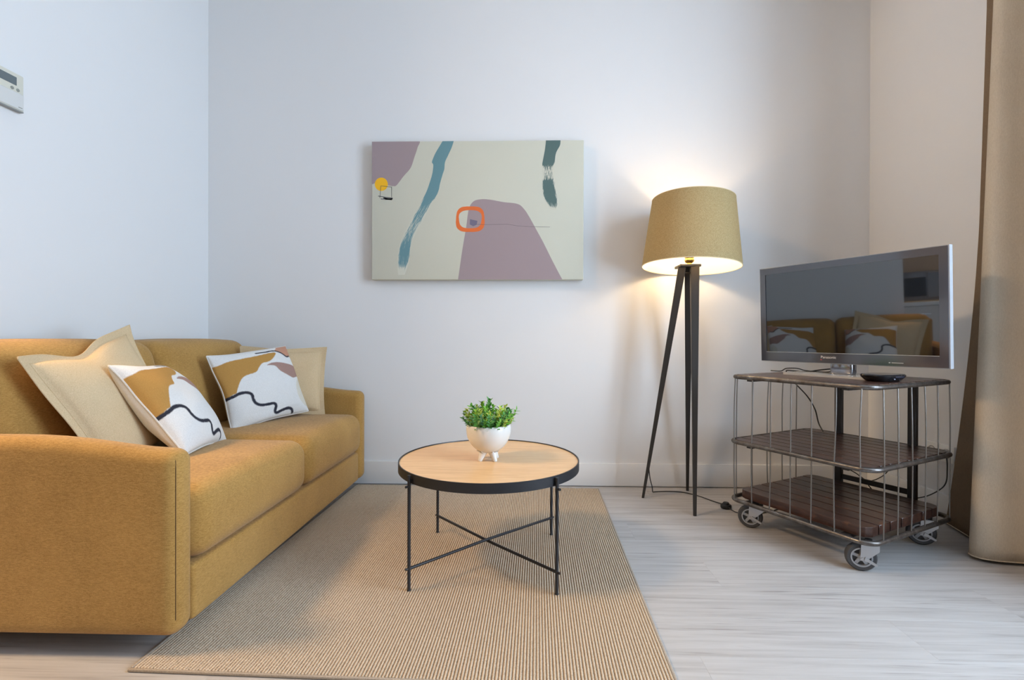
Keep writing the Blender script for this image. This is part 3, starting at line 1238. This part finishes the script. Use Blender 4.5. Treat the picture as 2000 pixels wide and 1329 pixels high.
def dark_wood():
    m, nt, b = new_mat('dark_stained_slats')
    v = nodes_coords(nt, (45, 5, 45), rand=True)
    n = noise(nt, v, 1, 5, .6, .5)
    c = ramp(nt, n, [(.28, (.022, .010, .007)), (.55, (.058, .026, .018)), (.8, (.10, .048, .033))])
    w = noise(nt, nodes_coords(nt, (22, 22, 22), rand=True), 1, 4)
    c = mix(nt, ramp(nt, w, [(.60, (0, 0, 0)), (.72, (.55, .55, .55))]), c, (.19, .075, .035))
    nt.links.new(c, b.inputs['Base Color'])
    b.inputs['Roughness'].default_value = .28
    bump(nt, b, n, .15, .001)
    return m


def rrect(w, d, r, n=8):
    pts = []
    for cx, cy, a0 in ((w / 2 - r, d / 2 - r, 0), (-w / 2 + r, d / 2 - r, PI / 2), (-w / 2 + r, -d / 2 + r, PI), (w / 2 - r, -d / 2 + r, 1.5 * PI)):
        for i in range(n + 1):
            a = a0 + PI / 2 * i / n
            pts.append((cx + r * math.cos(a), cy + r * math.sin(a)))
    return pts


def make_cart():
    root = thing('trolley', 'industrial steel rod trolley with dark slatted shelves on castors holding the television', 'trolley', (*CART_C, 0), CART_R)
    st = worn_metal()
    wood = dark_wood()
    rod_m = plain('bright_rod', (.24, .225, .21), .36, .9)
    dark = plain('blackened_steel', (.05, .048, .048), .4, .7)
    grow = {ZT: 0.0, ZM: .005, ZB: 0.003}
    for z in (ZT, ZM, ZB):
        g = grow[z]
        tube('rail', [(x, y, z) for x, y in rrect(CW + 2 * g, CD + 2 * g, .055, 8)], .0095, st, root, 12, closed=True)

    # slatted decks; slats run front to back along local y
    def deck(z, th, inset, nsl, gap, corner):
        w, d = CW - 2 * inset, CD - 2 * inset
        sw = (w - gap * (nsl - 1)) / nsl
        for i in range(nsl):
            x0 = -w / 2 + i * (sw + gap)
            sh = corner if i in (0, nsl - 1) else 0
            dd = (rng.random() - .5) * .002
            if sh:
                bm = bmesh.new()
                if i == 0:
                    out = [(x0 + sh, -d / 2), (x0 + sw, -d / 2), (x0 + sw, d / 2), (x0 + sh, d / 2), (x0 + sh * .3, d / 2 - sh * .35), (x0, d / 2 - sh), (x0, -d / 2 + sh), (x0 + sh * .3, -d / 2 + sh * .35)]
                else:
                    x1 = x0 + sw
                    out = [(x0, -d / 2), (x1 - sh, -d / 2), (x1 - sh * .3, -d / 2 + sh * .35), (x1, -d / 2 + sh), (x1, d / 2 - sh), (x1 - sh * .3, d / 2 - sh * .35), (x1 - sh, d / 2), (x0, d / 2)]
                f = bm.faces.new([bm.verts.new((a, b, z)) for a, b in out])
                r = bmesh.ops.extrude_face_region(bm, geom=[f])
                for v in r['geom']:
                    if isinstance(v, bmesh.types.BMVert):
                        v.co.z = z + th
                bmesh.ops.bevel(bm, geom=[e for e in bm.edges], offset=.0012, segments=1, affect='EDGES')
                bm_obj('slat', bm, wood, root, False)
            else:
                box('slat', (x0, -d / 2 + dd, z), (x0 + sw, d / 2 + dd, z + th), wood, root, .0015, 1)
    deck(ZT - .004, .014, .012, 9, .006, .03)
    deck(ZM - .006, .014, .008, 9, .007, .03)
    deck(ZB + .008, .036, .026, 7, .008, .035)
    # supporting bearers under the decks
    for z, ins in ((ZT - .012, .012), (ZM - .014, .008)):
        for yy in (-.2, .2):
            box('bearer', (-CW / 2 + .008, yy - .012, z - .005), (CW / 2 - .008, yy + .012, z + .007), dark, root)
    for yy in (-.2, .2):
        box('bearer', (-CW / 2 + .002, yy - .014, ZB - .006), (CW / 2 - .002, yy + .014, ZB + .007), dark, root)

    # bright rods on three sides
    def rod(x0, y0, nx, ny):
        for (za, ga), (zb_, gb) in (((ZB, grow[ZB]), (ZM, grow[ZM])), ((ZM, grow[ZM]), (ZT, grow[ZT]))):
            pass
        j = [(rng.random() - .5) * .006 for _ in range(4)]
        p = [(x0 + nx * (grow[ZB] + .0) + ny * j[0], y0 + ny * grow[ZB] + nx * j[0], ZB),
             (x0 + nx * (grow[ZM] + .000) + ny * j[1], y0 + ny * (grow[ZM] + .000) + nx * j[1], (ZB + ZM) / 2),
             (x0 + nx * (grow[ZM] + .0) + ny * j[1], y0 + ny * grow[ZM] + nx * j[1], ZM),
             (x0 + nx * (grow[ZM] - .001) + ny * j[2], y0 + ny * (grow[ZM] - .001) + nx * j[2], (ZM + ZT) / 2),
             (x0 + nx * grow[ZT] + ny * j[3], y0 + ny * grow[ZT] + nx * j[3], ZT)]
        tube('rod', [tuple(q) for q in catmull(p, 3)], .0026, rod_m, root, 8)
    e = .009
    for yv in np.linspace(-CD / 2 + .035, CD / 2 - .03, 7):
        rod(-CW / 2 - .002, yv, -1, 0)
    for xv in np.linspace(-CW / 2 + .065, CW / 2 - .04, 6):
        rod(xv, -CD / 2 - .002, 0, -1)
    for xv in np.linspace(-CW / 2 + .055, CW / 2 - .10, 5):
        rod(xv, CD / 2 + .002, 0, 1)
    # flat posts and crossbar at the back
    for yy in (-.155, .15):
        box('post', (CW / 2 - .010, yy - .016, ZB), (CW / 2 + .012, yy + .016, ZT - .006), dark, root, .002, 1)
    box('crossbar', (CW / 2 - .004, -.139, ZB + .050), (CW / 2 + .006, .134, ZB + .074), dark, root, .002, 1)

    # castors
    rub = plain('grey_rubber', (.055, .055, .058), .6)
    zinc = plain('zinc_plate', (.50, .50, .51), .38, .75)
    alu = plain('cast_grey', (.40, .41, .43), .4, .5)

    def castor(x, y, ang):
        o = bpy.data.objects.new('castor', None)
        o.empty_display_size = .02
        COL.objects.link(o)
        o.parent = root
        o.location = (x, y, 0)
        o.rotation_euler = (0, 0, ang - CART_R)      # axle along local y, facing -y
        R = .0515
        A = Matrix.Translation((0, 0, R)) @ Matrix.Rotation(math.radians(90), 4, 'X')
        lathe('tyre', [(R - .017, -.013), (R - .006, -.014), (R - .0015, -.009), (R, 0), (R - .0015, .009), (R - .006, .014), (R - .017, .013)], rub, o, 40, closed=True, M=A)
        lathe('rim', [(R - .0215, -.0145), (R - .0165, -.0145), (R - .0165, .0145), (R - .0215, .0145)], alu, o, 40, closed=True, M=A)
        bm = bmesh.new()
        for k in range(5):
            Rm = A @ Matrix.Rotation(2 * PI * k / 5 + .3, 4, 'Z')
            box_bm(bm, (.004, -.0055, -.009), (R - .0195, .0055, .009), 0, 1, Rm)
        bm_obj('spokes', bm, alu, o, False)
        lathe('hub', [(0, -.019), (.010, -.019), (.011, -.012), (.011, .012), (.010, .019), (0, .019)], alu, o, 20, M=A)
        lathe('disc', [(R - .021, -.003), (0, -.003), (0, .003), (R - .021, .003)], rub, o, 30, M=A)
        # fork: plate on top, two cheeks leaning to the axle
        bm = bmesh.new()
        box_bm(bm, (-.004, -.024, .106), (.052, .024, .110))
        for s in (-1, 1):
            V = [(-.007, s * .021, R - .008), (.010, s * .021, R - .008), (.052, s * .021, .083), (.052, s * .021, .107), (-.004, s * .021, .107)]
            f = bm.faces.new([bm.verts.new(v) for v in V])
            r = bmesh.ops.extrude_face_region(bm, geom=[f])
            for v in r['geom']:
                if isinstance(v, bmesh.types.BMVert):
                    v.co.y += s * .003
        bm_obj('fork', bm, zinc, o, False)
        tube('axle', [(0, -.027, R), (0, .027, R)], .0048, zinc, o, 10)
        bm = bmesh.new()
        V = [(.004, -.0255, R - .004), (.043, -.0255, R - .022), (.046, -.0255, R - .015), (.008, -.0255, R + .008)]
        f = bm.faces.new([bm.verts.new(v) for v in V])
        r = bmesh.ops.extrude_face_region(bm, geom=[f])
        for v in r['geom']:
            if isinstance(v, bmesh.types.BMVert):
                v.co.y -= .004
        bm_obj('brake_lever', bm, zinc, o, False)
        tube('stem', [(.024, 0, .109), (.024, 0, ZB - .004)], .012, dark, o, 12)
    ix, iy = CW / 2 - .055, CD / 2 - .055
    castor(-ix - .006, -iy + .005, math.radians(-20))
    castor(-ix - .005, iy - .015, math.radians(-26))
    castor(ix - .02, -iy + .02, math.radians(-30))
    castor(ix - .02, iy - .01, math.radians(-10))
    return root


make_cart()
DECK_Z = ZT + .010


# ------------------------------------------------------------------ television
def text_mesh(name, body, size, mat, parent, M, extrude=.0002):
    cu = bpy.data.curves.new(name, 'FONT')
    cu.body = body
    cu.size = size
    cu.extrude = extrude
    cu.align_x = 'CENTER'
    tmp = bpy.data.objects.new(name + '_tmp', cu)
    COL.objects.link(tmp)
    dg = bpy.context.evaluated_depsgraph_get()
    me = bpy.data.meshes.new_from_object(tmp.evaluated_get(dg))
    bpy.data.objects.remove(tmp)
    bpy.data.curves.remove(cu)
    me.transform(M)
    me.materials.clear()
    me.name = name
    return link(name, me, mat, parent, False)


def make_tv():
    ang = math.radians(-59.6)
    TVP = (1.366, 2.157, DECK_Z)
    W, H = .738, .449
    root = thing('television', 'grey framed flat screen television, switched off, standing on the trolley', 'television', TVP, ang)
    grey = plain('gloss_grey_bezel', (.050, .056, .078), .10, 0, 2.0)
    black = plain('back_shell', (.02, .02, .022), .4)
    chrome = plain('silver_trim', (.62, .64, .68), .2, .7)
    clear = plain('pale_acrylic_edge', (.42, .44, .47), .4, .1)
    scr = plain('dark_glass_screen', (.006, .007, .010), .025, 0, 2.15)
    z0 = .057
    bl, br, bt, bb = .027, .027, .030, .045
    # bezel of four bars
    bm = bmesh.new()
    y0, y1 = -.012, .014
    for lo, hi in (((-W / 2, y0, z0), (W / 2, y1, z0 + bb)), ((-W / 2, y0, z0 + H - bt), (W / 2, y1, z0 + H)),
                   ((-W / 2, y0, z0 + bb), (-W / 2 + bl, y1, z0 + H - bt)), ((W / 2 - br, y0, z0 + bb), (W / 2, y1, z0 + H - bt))):
        box_bm(bm, lo, hi)
    bmesh.ops.remove_doubles(bm, verts=bm.verts, dist=1e-5)
    bm_obj('bezel', bm, grey, root, False)
    for lo, hi in (((-W / 2 - .003, -.009, z0 - .003), (W / 2 + .004, .016, z0)), ((-W / 2 - .003, -.009, z0 + H), (W / 2 + .004, .016, z0 + H + .003)),
                   ((-W / 2 - .003, -.009, z0), (-W / 2, .016, z0 + H)), ((W / 2, -.009, z0), (W / 2 + .004, .016, z0 + H))):
        box('edge_trim', lo, hi, clear, root)
    box('screen', (-W / 2 + bl - .001, -.009, z0 + bb - .001), (W / 2 - br + .001, .010, z0 + H - bt + .001), scr, root)
    # thin silver line above the lower bezel
    box('screen_lip', (-W / 2 + bl, -.0128, z0 + bb - .0025), (W / 2 - br, -.009, z0 + bb - .0005), chrome, root)
    box('rear_shell', (-W / 2 + .06, .014, z0 + .04), (W / 2 - .06, .060, z0 + H - .05), black, root, .015, 3)
    # neck, base plate
    bm = bmesh.new()
    box_bm(bm, (-.052, .004, .008), (.040, .048, z0 + .03), .01, 3)
    bm_obj('neck', bm, plain('polished_neck', (.30, .31, .35), .12, .9), root)
    pts = rrect(.40, .20, .03, 6)
    bm = bmesh.new()
    f = bm.faces.new([bm.verts.new((x - .012, y - .0, .0005)) for x, y in pts])
    r = bmesh.ops.extrude_face_region(bm, geom=[f])
    for v in r['geom']:
        if isinstance(v, bmesh.types.BMVert):
            v.co.z = .0105
    bm_obj('base_plate', bm, plain('silver_base', (.60, .585, .56), .15, .3), root, True, 30)
    Mx = Matrix.Translation((-.052, y0 - .0002, z0 + .0205)) @ Matrix.Rotation(math.radians(90), 4, 'X')
    text_mesh('brand_lettering', 'Panasonic', .0165, plain('silver_print', (.78, .78, .80), .35, .3), root, Mx)
    box('power_light', (-.086, y0 - .0008, z0 + .012), (-.080, y0 + .001, z0 + .0155), plain('red_lamp', (.6, .05, .04), .3), root)
    box('sensor_window', (-.118, y0 - .0006, z0 + .013), (-.108, y0 + .001, z0 + .016), black, root)
    mk = plain('pale_print', (.6, .62, .68), .35, .3)
    box('printed_mark', (.188, y0 - .0005, z0 + .011), (.228, y0 + .001, z0 + .0135), mk, root)
    box('printed_mark', (.178, y0 - .0005, z0 + .0105), (.184, y0 + .001, z0 + .0142), mk, root)
    # the panel hangs slightly forward on its neck
    Mt = Matrix.Translation((0, 0, z0 + H / 2)) @ Matrix.Rotation(math.radians(2.3), 4, 'X') @ Matrix.Translation((0, 0, -z0 - H / 2))
    for ch in root.children:
        if ch.name.split('.')[0] not in ('neck', 'base_plate'):
            ch.data.transform(Mt)
    # cables
    def cab(pts, r=.0024):
        R_ = Matrix.Rotation(-ang, 4, 'Z')
        P = [tuple(R_ @ (Vector(p) - Vector(TVP))) for p in pts]
        tube('cable', [tuple(q) for q in catmull(P, 8)], r, MAT['black'], root, 6)
    cab([(1.43, 2.235, .715), (1.40, 2.26, .706), (1.37, 2.29, .699), (1.33, 2.36, .701), (1.31, 2.40, .709), (1.275, 2.43, .707), (1.26, 2.455, .6925), (1.24, 2.51, .6915)])
    cab([(1.46, 2.285, .72), (1.40, 2.36, .705), (1.36, 2.41, .6925), (1.355, 2.52, .690), (1.345, 2.565, .684), (1.375, 2.545, .63), (1.424, 2.515, .562), (1.454, 2.50, .498), (1.472, 2.50, .43), (1.47, 2.46, .396)], .003)
    cab([(1.47, 2.385, .365), (1.501, 2.37, .265), (1.565, 2.36, .217), (1.624, 2.36, .182), (1.684, 2.36, .203), (1.726, 2.36, .243), (1.755, 2.32, .30), (1.74, 2.26, .365)])
    cab([(1.61, 2.375, .188), (1.650, 2.35, .125), (1.70, 2.33, .10), (1.786, 2.31, .116), (1.855, 2.30, .136), (1.92, 2.295, .185), (1.935, 2.30, .26), (1.936, 2.308, .325)], .0026)


make_tv()


def make_box():
    root = thing('set_top_box', 'small black set-top box on the trolley in front of the television', 'box', (1.395, 1.952, DECK_Z), math.radians(28))
    bk = plain('gloss_black', (.012, .012, .014), .12)
    # hull wider at the top than at the foot, with cut corners
    rings = [(.062, .040, .0), (.070, .047, .004), (.083, .058, .018), (.084, .059, .024), (.080, .055, .028)]
    V, F = [], []
    base = rrect(2, 2, .7, 5)
    n = len(base)
    for a, b, z in rings:
        for x, y in base:
            V.append((x * a, y * b, z))
    for j in range(len(rings) - 1):
        for i in range(n):
            F.append((j * n + i, j * n + (i + 1) % n, (j + 1) * n + (i + 1) % n, (j + 1) * n + i))
    F.append(tuple(range(n))[::-1])
    F.append(tuple(range((len(rings) - 1) * n, len(rings) * n)))
    bm = bmesh.new()
    me = bpy.data.meshes.new('t')
    me.from_pydata(V, [], F)
    bm.from_mesh(me)
    bm_obj('housing', bm, bk, root, True, 35)
    box('display_window', (-.03, -.0585, .017), (.03, -.0555, .0225), plain('smoked_window', (.02, .025, .05), .08), root)
    tube('status_light', [(-.036, -.056, .012), (-.036, -.0585, .012)], .0022, plain('pale_light', (.5, .55, .7), .3), root, 8)


make_box()


# ------------------------------------------------------------------ curtain
def make_curtain():
    root = thing('curtain', 'floor-length beige linen curtain drawn aside at the right edge', 'curtain', (1.86, 1.9, 0))
    bot = [(1.922, 2.292), (1.912, 2.24), (1.895, 2.17), (1.878, 2.10), (1.862, 2.035), (1.815, 1.985), (1.752, 1.975), (1.732, 1.950), (1.745, 1.918), (1.795, 1.897), (1.865, 1.885),
           (1.905, 1.868), (1.917, 1.835), (1.895, 1.795), (1.855, 1.765), (1.838, 1.73), (1.862, 1.695), (1.905, 1.672), (1.917, 1.64), (1.895, 1.605), (1.862, 1.58), (1.85, 1.55), (1.875, 1.52), (1.915, 1.50)]
    top = [(1.874, 2.052), (1.872, 2.044), (1.868, 2.030), (1.862, 2.012), (1.852, 1.992), (1.835, 1.972), (1.812, 1.955), (1.804, 1.936), (1.810, 1.918), (1.832, 1.905), (1.862, 1.895),
           (1.886, 1.880), (1.894, 1.855), (1.878, 1.825), (1.850, 1.800), (1.838, 1.77), (1.852, 1.74), (1.880, 1.72), (1.890, 1.69), (1.872, 1.66), (1.848, 1.64), (1.840, 1.61), (1.86, 1.58), (1.888, 1.56)]
    b = np.array(catmull(bot, 8))
    t = np.array(catmull(top, 8))
    nz = 60
    z0, z1 = .012, 2.93
    V, F = [], []
    n = len(b)
    for k in range(nz + 1):
        s = k / nz
        z = z0 + (z1 - z0) * s
        f = min(1, z / 2.2)
        q = 1 - (1 - f) ** 1.0
        flare = .36 * max(0, 1 - f) + .64 * max(0, 1 - f / .62) ** 1.6
        sp = np.linspace(0, 1, n)
        for i in range(n):
            # far leading edge flares out more towards the floor, the folds change evenly
            wgt = (1 - f) if sp[i] > .22 else flare + (sp[i] / .22) * ((1 - f) - flare)
            p = t[i] * (1 - wgt) + b[i] * wgt
            V.append((p[0] - 1.86, p[1] - 1.9, z + (0 if k else .0)))
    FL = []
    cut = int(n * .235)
    for k in range(nz):
        for i in range(n - 1):
            a = k * n + i
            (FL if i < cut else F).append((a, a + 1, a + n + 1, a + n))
    m = fabric('beige_curtain_linen', (.50, .425, .325), (.66, .58, .465), (300, 300, 90), 420, lo=.3, hi=.7, bump_s=.3)
    ml = fabric('brown_curtain_cloth', (.17, .115, .072), (.26, .185, .12), (300, 300, 90), 420, lo=.3, hi=.7, bump_s=.3)  # darker brown cloth for the far leading edge
    for nm, ff, mm in (('drape', F, m), ('back_cloth', FL, ml)):
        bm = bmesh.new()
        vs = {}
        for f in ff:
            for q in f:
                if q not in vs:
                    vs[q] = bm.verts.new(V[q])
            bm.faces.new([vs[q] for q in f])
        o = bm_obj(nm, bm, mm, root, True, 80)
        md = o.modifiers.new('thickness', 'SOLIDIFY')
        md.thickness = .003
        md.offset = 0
    hem = [(b[i][0] - 1.86, b[i][1] - 1.9, z0 + .003) for i in range(n)]
    tube('hem', hem, .003, m, root, 6)
    rod = thing('curtain_rod', 'thin dark curtain rod above the drawn curtain', 'curtain rod', (1.865, 1.8, 2.945))
    tube('rod', [(0, .35, 0), (0, -2.4, 0)], .012, MAT['black'], rod, 14)
    for yy in (.33, -2.38):
        tube('bracket', [(0, yy, 0), (XR - 1.865, yy, 0)], .008, MAT['black'], rod, 10)


make_curtain()


# ------------------------------------------------------------------ wall controller, outlet
def make_controller():
    root = thing('thermostat', 'cream wall-mounted thermostat with small display high on the left wall', 'thermostat', (XL, 1.665, 1.672))
    cream = plain('cream_plastic', (.70, .68, .58), .45)
    pale = plain('pale_grey_plastic', (.68, .68, .66), .45)
    lcd = plain('lcd', (.13, .16, .17), .2)
    btn = plain('olive_button', (.30, .31, .27), .5)
    box('body', (0, -.092, 0), (.020, .094, .131), cream, root, .004, 2)
    box('flap', (.0195, -.090, .004), (.0225, .092, .062), pale, root, .0015, 1)
    box('display', (.0195, -.070, .086), (.0212, .068, .116), lcd, root, .001, 1)
    for yy in (.052, .072, -.05, -.07):
        lathe('button', [(0, 0), (.0055, 0), (.0055, .003), (.004, .004), (0, .004)], btn, root, 16, M=Matrix.Translation((.019, yy, .072)) @ Matrix.Rotation(math.radians(90), 4, 'Y'))
    box('label_mark', (.0215, .072, .010), (.0228, .086, .013), btn, root)
    box('lower_lip', (.004, -.09, -.003), (.021, .092, .001), plain('grey_lip', (.28, .29, .28), .5), root)


make_controller()


def make_outlet():
    root = thing('wall_outlet', 'white double socket plate low on the right wall beside the curtain', 'outlet', (XR, 2.345, .285))
    box('plate', (-.011, -.075, 0), (0, .085, .078), MAT['white'], root, .003, 2)
    hole = plain('socket_grey', (.36, .34, .32), .5)
    for yy in (-.037, .045):
        M_ = Matrix.Translation((-.0112, yy, .040)) @ Matrix.Rotation(math.radians(-90), 4, 'Y')
        s = lathe('socket', [(.0215, 0), (.0215, .002), (.0185, .002), (.018, -.006), (0, -.006)], hole, root, 24, M=M_)
        for dy in (-.0095, .0095):
            tube('pin_hole', [(-.0050, yy + dy, .040), (-.0058, yy + dy, .040)], .0026, MAT['black'], s, 8)


make_outlet()


# ------------------------------------------------------------------ recess seen only as a reflection in the television
def make_recess():
    cx = ALC_X + .33
    root = thing('cabinet', 'white kitchen base cupboard with worktop in the side recess, reflected in the television', 'cabinet', (cx, 1.03, 0))
    wm = plain('white_cabinet', (.72, .70, .67), .4)
    box('carcass', (-.32, -.45, .10), (.27, .45, .89), wm, root, .002, 1)
    box('plinth', (-.32, -.45, 0), (.22, .45, .10), MAT['black'], root)
    box('worktop', (-.32, -.45, .89), (.30, .45, .93), plain('pale_worktop', (.75, .74, .72), .3), root, .002, 1)
    for a, b_ in ((-.448, -.002), (.002, .448)):
        d = box('door', (.27, a, .105), (.288, b_, .885), wm, root, .002, 1)
        box('handle', (.288, (a + b_) / 2 - .06, .80), (.304, (a + b_) / 2 + .06, .81), plain('handle_steel', (.5, .5, .5), .3, .9), d, .002, 1)
    mw = thing('microwave', 'dark fronted microwave on the recess worktop, reflected in the television', 'appliance', (cx + .05, 1.24, .93))
    box('body', (-.17, -.24, .012), (.15, .22, .31), plain('appliance_grey', (.16, .16, .17), .35, .3), mw, .004, 2)
    box('door', (.15, -.03, .055), (.162, .19, .25), plain('appliance_glass', (.01, .01, .012), .5), mw, .003, 1)
    box('control_panel', (.15, -.22, .04), (.160, -.04, .295), plain('appliance_panel', (.2, .2, .21), .4), mw, .002, 1)
    for fx in (-.14, .12):
        for fy in (-.21, .19):
            box('foot', (fx - .01, fy - .01, 0), (fx + .01, fy + .01, .013), MAT['black'], mw)


make_recess()


# ------------------------------------------------------------------ added ceiling light in the recess, unseen, for warm fill
def make_fill_ceiling_light():
    root = thing('fill_ceiling_light', 'added unseen warm fill light, round ceiling fixture over the side recess', 'lamp', (CL[0], CL[1], ZC))
    lathe('base', [(0, 0), (.34, 0), (.34, -.03), (.33, -.035), (0, -.035)], MAT['white'], root, 40)
    m, nt, b = new_mat('lit_fill_diffuser')
    pw_, col = split(L_FILL_CEIL)
    b.inputs['Base Color'].default_value = (.9, .88, .84, 1)
    b.inputs['Emission Color'].default_value = (*col, 1)
    b.inputs['Emission Strength'].default_value = pw_
    lathe('diffuser', [(.32, -.035), (.31, -.055), (.26, -.078), (.14, -.096), (0, -.10)], m, root, 32)


CL = (-2.72, .88)
make_fill_ceiling_light()
